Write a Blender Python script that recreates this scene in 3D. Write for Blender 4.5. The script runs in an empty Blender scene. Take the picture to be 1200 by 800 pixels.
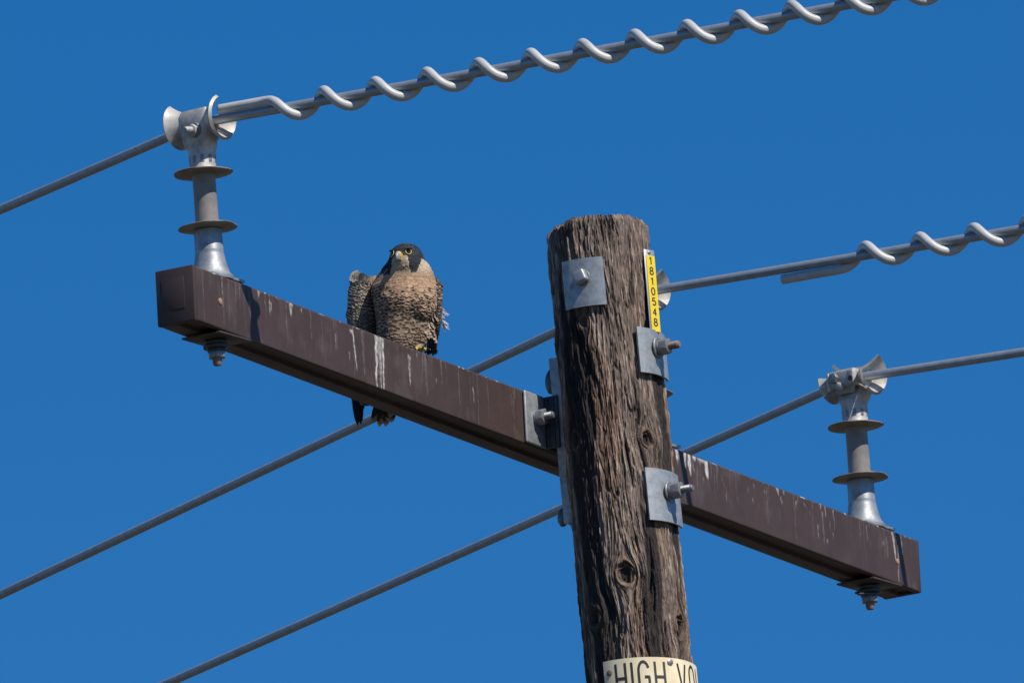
import bpy, bmesh, math, random
import numpy as np
from mathutils import Vector, Matrix

PI = math.pi
R_ = math.radians
rng = np.random.default_rng(7)
random.seed(7)
SC = bpy.context.scene
COL = SC.collection
Z0 = 12.744                      # height of the crossarm's centre above the ground

# ------------------------------------------------------------------ camera
CAM_AZ, CAM_EL, CAM_ROLL, CAM_D = 1.05765, 0.250249, -0.053359, 45.0
F_PX, SHX, SHY = 24917.84, 43.3823, 111.6555
tc = Vector((-math.sin(CAM_AZ)*math.cos(CAM_EL), -math.cos(CAM_AZ)*math.cos(CAM_EL), -math.sin(CAM_EL)))
fw = -tc
rt0 = fw.cross(Vector((0, 0, 1))).normalized()
up0 = rt0.cross(fw)
rt = math.cos(CAM_ROLL)*rt0 + math.sin(CAM_ROLL)*up0
up = -math.sin(CAM_ROLL)*rt0 + math.cos(CAM_ROLL)*up0
cam_d = bpy.data.cameras.new('camera')
cam = bpy.data.objects.new('camera', cam_d)
COL.objects.link(cam)
m = Matrix((rt, up, -fw)).transposed().to_4x4()
m.translation = tc*CAM_D + Vector((0, 0, Z0))
cam.matrix_world = m
cam_d.sensor_fit = 'HORIZONTAL'
cam_d.sensor_width = 36
cam_d.lens = F_PX*36/1200
cam_d.shift_x = -SHX/1200
cam_d.shift_y = SHY/1200
cam_d.clip_start = 1
cam_d.clip_end = 6000
SC.camera = cam

# ------------------------------------------------------------------ sky and sun
TCH = Vector((-math.sin(CAM_AZ), -math.cos(CAM_AZ), 0))      # horizontally towards the camera
RTH = Vector((math.cos(CAM_AZ), -math.sin(CAM_AZ), 0))       # horizontally to the right
def hdir(deg):                                                # azimuth from 'towards camera', positive to the right
    a = R_(deg)
    return TCH*math.cos(a) + RTH*math.sin(a)
SUN_AZ, SUN_EL = 47, R_(48)
sh = hdir(SUN_AZ)
sun_dir = sh*math.cos(SUN_EL) + Vector((0, 0, math.sin(SUN_EL)))
w = bpy.data.worlds.new('World')
SC.world = w
w.use_nodes = True
nt = w.node_tree
bg = nt.nodes['Background']
sky = nt.nodes.new('ShaderNodeTexSky')
sky.sky_type = 'NISHITA'
sky.sun_disc = False
sky.sun_elevation = SUN_EL
sky.sun_rotation = math.atan2(sun_dir.x, sun_dir.y)
sky.altitude = 300
sky.air_density = 0.76
sky.dust_density = 0.0
sky.ozone_density = 3.0
hs = nt.nodes.new('ShaderNodeHueSaturation')
hs.inputs['Hue'].default_value = .504
hs.inputs['Saturation'].default_value = 1.40
nt.links.new(sky.outputs[0], hs.inputs['Color'])
nt.links.new(hs.outputs[0], bg.inputs['Color'])
bg.inputs['Strength'].default_value = 0.1
sun_d = bpy.data.lights.new('sun', 'SUN')
sun_d.energy = 5.0
sun_d.angle = R_(0.53)
sun_d.color = (1.0, 0.93, 0.84)
sun = bpy.data.objects.new('sun', sun_d)
COL.objects.link(sun)
sun.rotation_euler = sun_dir.to_track_quat('Z', 'Y').to_euler()
sun.location = (0, 0, 40)
SC.view_settings.view_transform = 'Standard'
SC.view_settings.look = 'None'
SC.view_settings.exposure = 0.0
SC.view_settings.gamma = 1.0

# ------------------------------------------------------------------ noise
_h = rng.permutation(256)
_perm = np.concatenate([_h, _h, _h])
_grad = rng.normal(size=(256, 3))
_grad /= np.linalg.norm(_grad, axis=1)[:, None]
def perlin(x, y, z):
    xi, yi, zi = np.floor(x).astype(int), np.floor(y).astype(int), np.floor(z).astype(int)
    xf, yf, zf = x-xi, y-yi, z-zi
    def fade(t): return t*t*t*(t*(t*6-15)+10)
    u, v, q = fade(xf), fade(yf), fade(zf)
    def g(a, b, c):
        h = _perm[_perm[_perm[(xi+a) & 255]+((yi+b) & 255)]+((zi+c) & 255)]
        G = _grad[h]
        return G[..., 0]*(xf-a)+G[..., 1]*(yf-b)+G[..., 2]*(zf-c)
    def lerp(a, b, t): return a+t*(b-a)
    x00 = lerp(g(0, 0, 0), g(1, 0, 0), u); x10 = lerp(g(0, 1, 0), g(1, 1, 0), u)
    x01 = lerp(g(0, 0, 1), g(1, 0, 1), u); x11 = lerp(g(0, 1, 1), g(1, 1, 1), u)
    return lerp(lerp(x00, x10, v), lerp(x01, x11, v), q)*1.5
def sstep(a, b, x):
    t = np.clip((x-a)/(b-a), 0, 1)
    return t*t*(3-2*t)

# ------------------------------------------------------------------ materials
def material(name, color=(.5, .5, .5), rough=.5, metal=0.0, attr=False, mottle=0.0, mscale=60., bump=0.0, bscale=300., spec=.5,
             stretch=None, rvar=0.0, color2=None):
    mt = bpy.data.materials.new(name)
    mt.use_nodes = True
    t = mt.node_tree
    b = t.nodes['Principled BSDF']
    b.inputs['Roughness'].default_value = rough
    b.inputs['Metallic'].default_value = metal
    b.inputs['Specular IOR Level'].default_value = spec
    tex = t.nodes.new('ShaderNodeTexCoord')
    mp = t.nodes.new('ShaderNodeMapping')
    if stretch: mp.inputs['Scale'].default_value = stretch
    t.links.new(tex.outputs['Object'], mp.inputs['Vector'])
    if attr:
        a = t.nodes.new('ShaderNodeAttribute'); a.attribute_name = 'col'
        src = a.outputs['Color']
    else:
        rgb = t.nodes.new('ShaderNodeRGB'); rgb.outputs[0].default_value = (*color, 1)
        src = rgb.outputs[0]
    if mottle or color2:
        n = t.nodes.new('ShaderNodeTexNoise')
        n.inputs['Scale'].default_value = mscale; n.inputs['Detail'].default_value = 6
        n.inputs['Roughness'].default_value = .65
        t.links.new(mp.outputs[0], n.inputs['Vector'])
        mx = t.nodes.new('ShaderNodeMix'); mx.data_type = 'RGBA'
        if color2:
            cr = t.nodes.new('ShaderNodeMapRange')
            cr.inputs[1].default_value = .38; cr.inputs[2].default_value = .66
            t.links.new(n.outputs['Fac'], cr.inputs[0])
            t.links.new(cr.outputs[0], mx.inputs['Factor'])
            t.links.new(src, mx.inputs['A']); mx.inputs['B'].default_value = (*color2, 1)
        else:
            cr = t.nodes.new('ShaderNodeMapRange')
            cr.inputs[1].default_value = .3; cr.inputs[2].default_value = .7
            cr.inputs[3].default_value = 1-mottle; cr.inputs[4].default_value = 1+mottle
            t.links.new(n.outputs['Fac'], cr.inputs[0])
            mx.blend_type = 'MULTIPLY'; mx.inputs['Factor'].default_value = 1
            t.links.new(src, mx.inputs['A']); t.links.new(cr.outputs[0], mx.inputs['B'])
        src = mx.outputs['Result']
        if rvar:
            rr = t.nodes.new('ShaderNodeMapRange')
            rr.inputs[1].default_value = .3; rr.inputs[2].default_value = .7
            rr.inputs[3].default_value = rough-rvar; rr.inputs[4].default_value = rough+rvar
            t.links.new(n.outputs['Fac'], rr.inputs[0]); t.links.new(rr.outputs[0], b.inputs['Roughness'])
    t.links.new(src, b.inputs['Base Color'])
    if bump:
        n2 = t.nodes.new('ShaderNodeTexNoise')
        n2.inputs['Scale'].default_value = bscale; n2.inputs['Detail'].default_value = 4
        t.links.new(mp.outputs[0], n2.inputs['Vector'])
        bp = t.nodes.new('ShaderNodeBump'); bp.inputs['Strength'].default_value = bump
        bp.inputs['Distance'].default_value = .004 if stretch else .002
        t.links.new(n2.outputs['Fac'], bp.inputs['Height'])
        t.links.new(bp.outputs[0], b.inputs['Normal'])
    return mt

M_wood = material('weathered_wood', attr=True, rough=.75, mottle=.42, mscale=420, bump=1.0, bscale=520, stretch=(1, 1, .075), spec=.3)
M_beam = material('brown_fiberglass', attr=True, rough=.55, mottle=.10, mscale=35, bump=.10, bscale=900, spec=.35)
M_galv = material('galvanised_steel', (.43, .45, .46), rough=.48, metal=.5, color2=(.24, .265, .28), mscale=55, bump=.15, bscale=500, rvar=.1)
M_bolt = material('weathered_bolt_steel', (.30, .31, .32), rough=.5, metal=.6, color2=(.20, .20, .20), mscale=160, bump=.2, bscale=700)
M_rust = material('rusty_bolt_steel', (.20, .12, .09), rough=.7, metal=.3, color2=(.25, .23, .22), mscale=200, bump=.3, bscale=700)
M_dark = material('tarnished_dark_steel', (.075, .08, .09), rough=.5, metal=.4, color2=(.045, .045, .05), mscale=90, bump=.2, bscale=500)
M_under = material('dull_brown_steel', (.085, .068, .060), rough=.6, metal=.2, color2=(.05, .042, .040), mscale=70, bump=.2, bscale=400)
M_poly = material('grey_insulator_polymer', (.27, .25, .235), rough=.5, color2=(.19, .175, .165), mscale=28, bump=.05, bscale=400, spec=.4)
M_shed = material('brownish_insulator_disc', (.235, .208, .178), rough=.55, color2=(.16, .14, .12), mscale=40, bump=.05, bscale=400, spec=.4)
M_alum = material('cast_aluminium', (.54, .52, .485), rough=.55, metal=.25, color2=(.30, .295, .285), mscale=38, bump=.2, bscale=450, rvar=.1)
M_wire = material('grey_aluminium_cable', (.33, .37, .41), rough=.45, metal=.45, mottle=.14, mscale=60, bump=.08, bscale=600)
M_pvc = material('pale_grey_pvc_rod', (.47, .48, .475), rough=.42, mottle=.12, mscale=30, spec=.45, bump=.04, bscale=300)
M_yel = material('yellow_plate_paint', (.82, .60, .02), rough=.4, mottle=.06, mscale=70)
M_blk = material('black_print', (.02, .02, .02), rough=.5)
M_tagal = material('bright_aluminium_strip', (.40, .41, .42), rough=.42, metal=.6, mottle=.1, mscale=60)
M_sign = material('cream_sign_enamel', (.87, .77, .53), rough=.45, color2=(.76, .63, .39), mscale=22)
M_ink = material('dark_brown_sign_ink', (.035, .028, .022), rough=.6)
M_feat = material('feather', attr=True, rough=.8, spec=.2, mottle=.12, mscale=350)
M_beak = material('beak_horn', attr=True, rough=.35, spec=.5)
M_eye = material('dark_glossy_eye', (.012, .008, .006), rough=.08, spec=.8)
M_yskin = material('yellow_skin', (.52, .37, .07), rough=.5, mottle=.12, mscale=500)
M_claw = material('black_claw', (.02, .02, .022), rough=.3)
M_ground = material('dry_ground', (.075, .066, .054), rough=.95, color2=(.05, .052, .035), mscale=.25, bump=.3, bscale=6)

# ------------------------------------------------------------------ mesh helpers
class MB:
    def __init__(s): s.v = []; s.f = []; s.c = []
    def add(s, vs, fs, cs=None):
        o = len(s.v)
        s.v += [tuple(p) for p in vs]
        s.f += [tuple(i+o for i in q) for q in fs]
        if cs is not None: s.c += [tuple(c) for c in cs]
        return s
    def bm(s, b, M=None):
        if M is not None: bmesh.ops.transform(b, matrix=M, verts=b.verts)
        b.verts.ensure_lookup_table()
        b.verts.index_update()
        s.add([v.co for v in b.verts], [[v.index for v in f.verts] for f in b.faces])
        b.free()
        return s
    def box(s, sx, sy, sz, M=None, bev=.002, seg=2):
        b = bmesh.new(); bmesh.ops.create_cube(b, size=1)
        bmesh.ops.scale(b, vec=(sx, sy, sz), verts=b.verts)
        if bev: bmesh.ops.bevel(b, geom=b.edges[:], offset=bev, segments=seg, affect='EDGES', profile=.5)
        return s.bm(b, M)
    def prism(s, r, h, n, M=None, bev=.0015, rot=0):          # regular prism, z from 0 to h
        b = bmesh.new()
        bmesh.ops.create_cone(b, cap_ends=True, segments=n, radius1=r, radius2=r, depth=h)
        bmesh.ops.transform(b, matrix=Matrix.Translation((0, 0, h/2)) @ Matrix.Rotation(rot, 4, 'Z'), verts=b.verts)
        if bev: bmesh.ops.bevel(b, geom=b.edges[:], offset=bev, segments=2, affect='EDGES', profile=.5)
        return s.bm(b, M)
    def lathe(s, prof, n=48, M=None):
        vs, fs = [], []
        for r, z in prof:
            for k in range(n):
                a = 2*PI*k/n
                vs.append(Vector((max(r, 1e-5)*math.cos(a), max(r, 1e-5)*math.sin(a), z)))
        for i in range(len(prof)-1):
            for k in range(n):
                fs.append((i*n+k, i*n+(k+1) % n, (i+1)*n+(k+1) % n, (i+1)*n+k))
        fs.append(tuple(range(n))[::-1]); fs.append(tuple((len(prof)-1)*n+k for k in range(n)))
        if M is not None: vs = [M @ p for p in vs]
        return s.add(vs, fs)
    def tube(s, pts, rad, n=14, cap=True, cols=None):
        P = [Vector(p) for p in pts]
        if not hasattr(rad, '__len__'): rad = [rad]*len(P)
        vs, fs, cs = [], [], []
        ref = None
        for i, p in enumerate(P):
            t = (P[min(i+1, len(P)-1)]-P[max(i-1, 0)]).normalized()
            if ref is None:
                ref = t.orthogonal().normalized()
            ref = (ref-t*ref.dot(t)).normalized()
            b2 = t.cross(ref)
            for k in range(n):
                a = 2*PI*k/n
                vs.append(p+(ref*math.cos(a)+b2*math.sin(a))*rad[i])
                if cols is not None: cs.append(cols[i])
        for i in range(len(P)-1):
            for k in range(n):
                fs.append((i*n+k, i*n+(k+1) % n, (i+1)*n+(k+1) % n, (i+1)*n+k))
        if cap:
            fs.append(tuple(range(n))[::-1]); fs.append(tuple((len(P)-1)*n+k for k in range(n)))
        return s.add(vs, fs, cs if cols is not None else None)
    def sheet(s, fn, nu, nv, thick):                           # fn(u,v)->point,normal ; closed slab
        vs, fs = [], []
        for side in (0, 1):
            for j in range(nv+1):
                for i in range(nu+1):
                    p, n = fn(i/nu, j/nv)
                    vs.append(p+n*(thick*side))
        W = nu+1; N = W*(nv+1)
        for j in range(nv):
            for i in range(nu):
                a = j*W+i
                fs.append((a, a+W, a+W+1, a+1)); fs.append((N+a, N+a+1, N+a+W+1, N+a+W))
        for i in range(nu):
            a = i; fs.append((a, a+1, N+a+1, N+a)); a = nv*W+i; fs.append((a+1, a, N+a, N+a+1))
        for j in range(nv):
            a = j*W; fs.append((a+W, a, N+a, N+a+W)); a = j*W+nu; fs.append((a, a+W, N+a+W, N+a))
        return s.add(vs, fs)

def fix_normals(me):
    b = bmesh.new(); b.from_mesh(me)
    bmesh.ops.recalc_face_normals(b, faces=b.faces[:])
    b.to_mesh(me); b.free()
def link(name, me, mat, parent=None, smooth=40):
    o = bpy.data.objects.new(name, me)
    if mat: me.materials.append(mat)
    COL.objects.link(o)
    if parent is not None: o.parent = parent
    if smooth:
        me.polygons.foreach_set('use_smooth', [True]*len(me.polygons))
        if smooth < 180: me.set_sharp_from_angle(angle=R_(smooth))
    return o
def build(name, mb, mat, parent=None, smooth=40, off=None, fixn=True):
    me = bpy.data.meshes.new(name)
    vs = mb.v
    if off is not None: vs = [(p[0]-off[0], p[1]-off[1], p[2]-off[2]) for p in vs]
    me.from_pydata(vs, [], mb.f)
    if mb.c:
        a = me.color_attributes.new('col', 'FLOAT_COLOR', 'POINT')
        a.data.foreach_set('color', np.array([(*c, 1) for c in mb.c], dtype=np.float32).ravel())
    me.update()
    if fixn: fix_normals(me)
    return link(name, me, mat, parent, smooth)
def np_mesh(name, V, Q, mat, parent=None, col=None, smooth=180):
    me = bpy.data.meshes.new(name)
    me.vertices.add(len(V)); me.vertices.foreach_set('co', V.astype(np.float32).ravel())
    nq = len(Q)
    me.loops.add(nq*4); me.loops.foreach_set('vertex_index', Q.astype(np.int32).ravel())
    me.polygons.add(nq)
    me.polygons.foreach_set('loop_start', np.arange(0, nq*4, 4, dtype=np.int32))
    me.update(calc_edges=True)
    if col is not None:
        a = me.color_attributes.new('col', 'FLOAT_COLOR', 'POINT')
        c4 = np.ones((len(V), 4), np.float32); c4[:, :3] = col
        a.data.foreach_set('color', c4.ravel())
    me.validate()
    return link(name, me, mat, parent, smooth)
def root(name, loc, label, cat, group=None):
    o = bpy.data.objects.new(name, None)
    COL.objects.link(o); o.location = loc; o.empty_display_size = .1
    tag(o, label, cat, group)
    return o
def tag(o, label, cat, group=None):
    o['label'] = label; o['category'] = cat
    if group: o['group'] = group
def frame(pos, zdir, xhint=Vector((0, 0, 1))):
    z = Vector(zdir).normalized()
    x = Vector(xhint)-z*z.dot(Vector(xhint)); x.normalize()
    y = z.cross(x)
    M = Matrix((x, y, z)).transposed().to_4x4(); M.translation = Vector(pos)
    return M

# ------------------------------------------------------------------ ground
b = MB()
NG = 48
prev = None
vs, fs = [(0, 0, 0)], []
rads = [2, 6, 15, 40, 100, 260, 700, 1800, 4500]
for r in rads:
    for k in range(NG): vs.append((r*math.cos(2*PI*k/NG), r*math.sin(2*PI*k/NG), 0))
for k in range(NG): fs.append((0, 1+k, 1+(k+1) % NG))
for i in range(len(rads)-1):
    for k in range(NG): fs.append((1+i*NG+k, 1+(i+1)*NG+k, 1+(i+1)*NG+(k+1) % NG, 1+i*NG+(k+1) % NG))
g = build('ground', b.add(vs, fs), M_ground, smooth=0)
g['kind'] = 'structure'
g['label'] = 'dry open ground under the pole'

# ------------------------------------------------------------------ utility pole
def pole_axis(z):                   # z relative to the crossarm's centre
    return -.0495-.0192*z, -.190+.0343*z
def pole_r(z): return .1075+.0045*(.44-z)
def on_pole(adeg, z, off=0.0):
    ax, ay = pole_axis(z)
    d = hdir(adeg)
    r = pole_r(z)+off
    return Vector((ax+d.x*r, ay+d.y*r, z+Z0))
def pole_dir(adeg): return hdir(adeg)
def z_at(y_img, adeg): return .4245-(y_img-262)*.001867-.0268*math.cos(R_(adeg))

pb = pole_axis(-Z0)
POLE = root('utility_pole', (pb[0], pb[1], 0), 'weathered brown wooden utility pole with deep cracks carrying the crossarm', 'utility pole')
def off_pole(p): return (p[0]-pb[0], p[1]-pb[1], p[2])

KNOTS = [(35, 517, .0135, 1.0), (-6, 672, .019, 1.0), (60, 738, .019, 1.0), (-27, 378, .010, .5), (-55, 515, .013, .8), (-48, 720, .016, .7), (20, 610, .0, 0)]
NA = 760
zt = .4195
zz = np.concatenate([np.linspace(zt, -.66, 900), -.66-np.linspace(0, 1, 26)[1:]**1.6*(Z0-.66)])
NZ = len(zz)
A, Zg = np.meshgrid(np.linspace(0, 2*PI, NA, endpoint=False), zz)      # A measured like hdir
Rg = .1075+.0045*(.44-Zg)
U = A*.108
wu = np.zeros_like(U)
kcore = np.zeros_like(U); ring = np.zeros_like(U); kmask = np.zeros_like(U); khalo = np.zeros_like(U)
for (ad, yi, a, st) in KNOTS:
    if a == 0: continue
    z0 = z_at(yi, ad)
    du = (A-R_(ad)+PI) % (2*PI)-PI; du = du*.108
    dz = (Zg-z0)/1.45
    r2 = du*du+dz*dz
    r = np.sqrt(r2)
    wu += -du*(1.25*a)**2/(r2+.35*a*a)*np.exp(-r2/(16*a*a))
    km = 1-sstep(a*.62, a*1.0, r)
    kmask = np.maximum(kmask, km*st)
    rw = r*(1+.35*perlin(du*70+ad, dz*70, du*0+ad))
    ring += .6*km*st*np.sin(rw/a*10)
    kcore = np.maximum(kcore, st*(1-sstep(a*.50, a*.80, rw)))
    kcore = np.maximum(kcore, st*.9*np.exp(-((rw-a*.86)/(a*.13))**2)*sstep(-.6, .5, np.cos(np.arctan2(dz, du)-.9)))
    khalo = np.maximum(khalo, st*np.exp(-((r-a)/(a*.35))**2))
A2 = A+wu/.108
twist = .10*Zg
A2 = A2+twist+.02*perlin(A*0+3.1, np.cos(A)*1.5+5, Zg*3)
X, Y = np.cos(A2)*.108, np.sin(A2)*.108
def N(fx, fz, o=0.): return perlin(X*fx+o, Y*fx+o*1.7+9, Zg*fz+o*.6)
f1 = N(80, 6)
f2 = N(180, 15, 31)
f3 = N(420, 34, 57)
f4 = N(170, 90, 71)
f5 = N(800, 48, 13)
cn = N(30, 2.4, 11)+.16*f2
cn2 = N(66, 9, 23)+.12*f3
region = sstep(-.25, .35, N(9, 4.0, 41))
crack = (1-sstep(.0, .13, np.abs(cn)))*sstep(-.10, .25, N(20, 6, 5))
crack2 = (1-sstep(.0, .12, np.abs(cn2)))*sstep(-.05, .2, N(30, 12, 15))
gouge = sstep(.20, .36, N(72, 9, 83)+.22*f2)*sstep(.0, .30, N(13, 4, 19))
gouge2 = sstep(.24, .36, N(130, 20, 47)+.20*f3)*sstep(-.25, .15, N(16, 5, 29))
pl = N(50, 8.5, 3)*2.6+.45*f2
plate = np.floor(pl)+sstep(.78, 1.0, pl-np.floor(pl))
flake = sstep(.12, .26, N(95, 15, 8)+.2*f3)
H = (.0014*f1+.0015*f2+.0017*f3+.0007*f4+.0012*f5 + .0019*plate*(.45+.75*region) - .0085*crack - .0055*crack2*(.4+.6*region) + .0014*flake - .0065*gouge - .0032*gouge2)
H *= (1-.75*kmask)
H += .0014*ring*kmask+.0030*khalo-.0045*kmask-.0070*np.clip(kcore, 0, 1)
# chipped top
topd = zt-Zg
chip = sstep(.030, .0, topd)
Zg2 = Zg.copy()
nt_ = perlin(np.cos(A)*6+3, np.sin(A)*6+8, A*0+.5)+.6*perlin(np.cos(A)*16+3, np.sin(A)*16+8, A*0+2.5)
Zg2 -= chip*(.003+.006*np.clip(-nt_, -.3, 1))
left = np.exp(-(((A-R_(-75)+PI) % (2*PI)-PI)/.45)**2)
Zg2 -= chip*.010*left
H -= .006*sstep(.012, .0, topd)
axx = -.0495-.0192*Zg; ayy = -.190+.0343*Zg
D1 = np.stack([TCH.x*np.cos(A)+RTH.x*np.sin(A), TCH.y*np.cos(A)+RTH.y*np.sin(A)], -1)
RR = Rg+H
P = np.stack([axx+D1[..., 0]*RR-pb[0], ayy+D1[..., 1]*RR-pb[1], Zg2+Z0], -1)
# wood colours: greyed fibres, warm fresh splinters, creosote stains, painted crack shade
grey = np.array([.205, .155, .126]); warm = np.array([.200, .122, .078]); pale = np.array([.50, .40, .325]); tar_shade = np.array([.022, .019, .020])
wmix = sstep(-.10, .60, N(14, 2.6, 77)+.5*f2)[..., None]
c = grey*(1-wmix)+warm*wmix
pm = sstep(.10, .55, f2+.5*f3)[..., None]*.6
c = c*(1-pm)+pale*pm
c = c*(1+.65*f3[..., None]+.30*f1[..., None]+.55*f5[..., None])
dz_ = ((A+PI) % (2*PI))-PI
tar_shade_m = sstep(.12, .40, N(18, 2.2, 91)+.45*N(60, 5, 61)+.42*np.exp(-((dz_+.80)/.42)**2)*sstep(.35, -.25, Zg))
tar_shade_m = np.maximum(tar_shade_m, .86*crack); tar_shade_m = np.maximum(tar_shade_m, .75*crack2); tar_shade_m = np.maximum(tar_shade_m, .68*gouge); tar_shade_m = np.maximum(tar_shade_m, .45*gouge2)  # shade inside cracks and gouges painted in with the tar colour
tar_shade_m = np.maximum(tar_shade_m, .45*kmask); tar_shade_m = np.maximum(tar_shade_m, .97*np.clip(kcore, 0, 1))
tm = np.clip(tar_shade_m, 0, .93)[..., None]
c = c*(1-tm)+tar_shade*tm
hl = (.5*khalo*(1-np.clip(kcore, 0, 1)))[..., None]
c = c*(1-hl)+np.array([.24, .15, .09])*hl
c = np.clip(c*.90, .012, .6)
idx = np.arange(NZ*NA).reshape(NZ, NA)
nx = np.roll(idx, -1, axis=1)
Q = np.stack([idx[:-1], idx[1:], nx[1:], nx[:-1]], -1).reshape(-1, 4)
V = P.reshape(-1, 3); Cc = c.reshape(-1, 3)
# flat sawn top
rings = [.8, .5, .2, .02]
topV = []; 
ctr = np.array([pole_axis(zt)[0]-pb[0], pole_axis(zt)[1]-pb[1], Z0+zt-.006])
base = idx[0]
allV = [V]; allC = [Cc]; last = base; cnt = len(V); Qs = [Q]
for q in rings:
    rv = ctr+(V[base]-ctr)*q
    rv[:, 2] = ctr[2]+(V[base][:, 2]-ctr[2])*q+.002*perlin(rv[:, 0]*60, rv[:, 1]*60, rv[:, 0]*0)
    ids = np.arange(cnt, cnt+NA); cnt += NA
    allV.append(rv); allC.append(np.tile([.13, .115, .10], (NA, 1)))
    Qs.append(np.stack([last, np.roll(last, -1), np.roll(ids, -1), ids], -1)); last = ids
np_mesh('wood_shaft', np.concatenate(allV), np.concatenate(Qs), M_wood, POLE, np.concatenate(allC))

# curved square washers with bolts
def pole_plate(a0, a1, z0, z1, off=.003, th=.006, sag=0.0):
    mb = MB()
    def fn(u, v):
        ad = a0+(a1-a0)*u; z = z0+(z1-z0)*v
        p = on_pole(ad, z, off)-Vector((pb[0], pb[1], 0))
        return p, hdir(ad)
    return mb.sheet(fn, 14, 6, th)
def bolt_set(parent, pos, d, kind='nut', wash=.021, nut_r=.0185, nut_h=.016, rod=.0085, rodlen=.03, mat=None, rusty=False, tilt=0.4, spring=True):
    F = frame(pos, d) @ Matrix.Rotation(tilt, 4, 'Z')
    k = 0.0
    if wash:
        mb = MB().lathe([(.009, 0), (wash-.001, 0), (wash, .001), (wash, .003), (wash-.001, .004), (.009, .004)], 28, F)
        build('round_washer', mb, M_bolt, parent); k = .004
    if spring:
        mb = MB().lathe([(.009, k), (.0155, k), (.0162, k+.001), (.0162, k+.004), (.0155, k+.005), (.009, k+.005)], 28, F)
        build('spring_washer', mb, M_bolt, parent); k += .005
    n = build('nut', MB().prism(nut_r, nut_h, 6 if kind == 'nut' else 4, F @ Matrix.Translation((0, 0, k)), bev=.0022), mat or M_bolt, parent)
    if rodlen:
        pr = [(.001, k+nut_h-.003)]
        z = k+nut_h-.003
        e = k+nut_h+rodlen
        while z < e-.004:
            pr += [(rod, z), (rod-.0011, z+.00125)]; z += .0025
        pr += [(rod-.001, e-.003), (rod-.0028, e), (.001, e)]
        build('bolt_end', MB().lathe(pr, 20, F), M_rust if rusty else (mat or M_bolt), parent)
    return n
z1 = z_at(304, -21); z2 = z_at(360, -21)
wp = build('square_washer', pole_plate(-45, 2, z2, z1), M_galv, POLE)
wp['label'] = 'curved galvanised washer near the pole top with a square bolt head'
zc = z_at(329, -21)+.004
pos = on_pole(-21, zc, .009)-Vector((pb[0], pb[1], 0))
build('bolt_head', MB().box(.027, .027, .018, frame(pos+hdir(-24)*.011, hdir(-26), Vector((0, .12, 1))) @ Matrix.Rotation(R_(14), 4, 'Z'), bev=.004, seg=3), M_galv, wp)
build('round_washer', MB().lathe([(.006, 0), (.017, 0), (.018, .001), (.017, .0035), (.006, .0035)], 24, frame(pos, hdir(-24))), M_bolt, wp)
z1 = z_at(391, 55); z2 = z_at(444, 55)
wp = build('square_washer', pole_plate(31, 86, z2, z1, off=.006), M_galv, POLE)
wp['label'] = 'curved galvanised washer below the yellow number strip'
pos = on_pole(58, z_at(415, 58)+.004, .012)-Vector((pb[0], pb[1], 0))
bolt_set(wp, pos, hdir(62), rodlen=.024, rusty=True, nut_h=.020, wash=.023)
z1 = z_at(555, 50); z2 = z_at(616, 50)
wp = build('square_washer', pole_plate(25, 80, z2, z1, off=.006), M_galv, POLE)
wp['label'] = 'curved galvanised washer at the height of the crossarm'
pos = on_pole(53, z_at(582, 53)+.002, .012)-Vector((pb[0], pb[1], 0))
bolt_set(wp, pos, hdir(62), rodlen=.026, nut_h=.022, wash=.021)

# ------------------------------------------------------------------ crossarm
AL, AW, AH = 3.06467, .0899479, .117
ARM = root('crossarm', (0, 0, Z0), 'long brown fiberglass crossarm with white droppings bolted behind the wooden pole', 'crossarm')
# cross-section (y,z), clockwise from the front top; front face finely divided for the painted-on wear
prof = []
hw, hh, r = AW/2, AH/2, .004
nf = 56
prof += [(-hw, hh-r-(2*hh-2*r)*i/nf, 0) for i in range(nf+1)]
prof += [(-hw+r*(1-math.cos(a)), -hh+r*(1-math.sin(a)), 1) for a in (R_(30), R_(60))]
gd = .0065                                       # lengthwise step along the underside
prof += [(-hw+r, -hh, 1), (-hw+.012, -hh, 1), (-hw+.013, -hh+gd, 1), (.002, -hh+gd, 1), (.004, -hh-.001, 1), (hw-r, -hh, 1)]
prof += [(hw-r*(1-math.sin(a)), -hh+r*(1-math.cos(a)), 1) for a in (R_(30), R_(60))]
prof += [(hw, -hh+r, 2), (hw, 0, 2), (hw, hh-r, 2)]
prof += [(hw-r*(1-math.cos(a)), hh-r*(1-math.sin(a)), 3) for a in (R_(30), R_(60))]
nt2 = 24
prof += [(hw-r-(2*hw-2*r)*i/nt2, hh, 3) for i in range(nt2+1)]
prof += [(-hw+r*(1-math.sin(a)), hh-r*(1-math.cos(a)), 3) for a in (R_(30), R_(60))]
prof = np.array(prof)
NXB = 1500
xe = AL/2-.012
xs = np.linspace(-xe, xe, NXB)
NP = len(prof)
Xb = np.repeat(xs[:, None], NP, 1)
Yb = np.repeat(prof[None, :, 0], NXB, 0); Zb = np.repeat(prof[None, :, 1], NXB, 0)
zo = np.zeros_like(Xb)
colb = np.array([.060, .039, .035])*np.ones((NXB, NP, 1))
colb = colb*(1+.08*perlin(Xb*60, Yb*60+4, Zb*4)[..., None]+.10*perlin(Xb*9, zo+3, Zb*2+Yb*5)[..., None])
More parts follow.
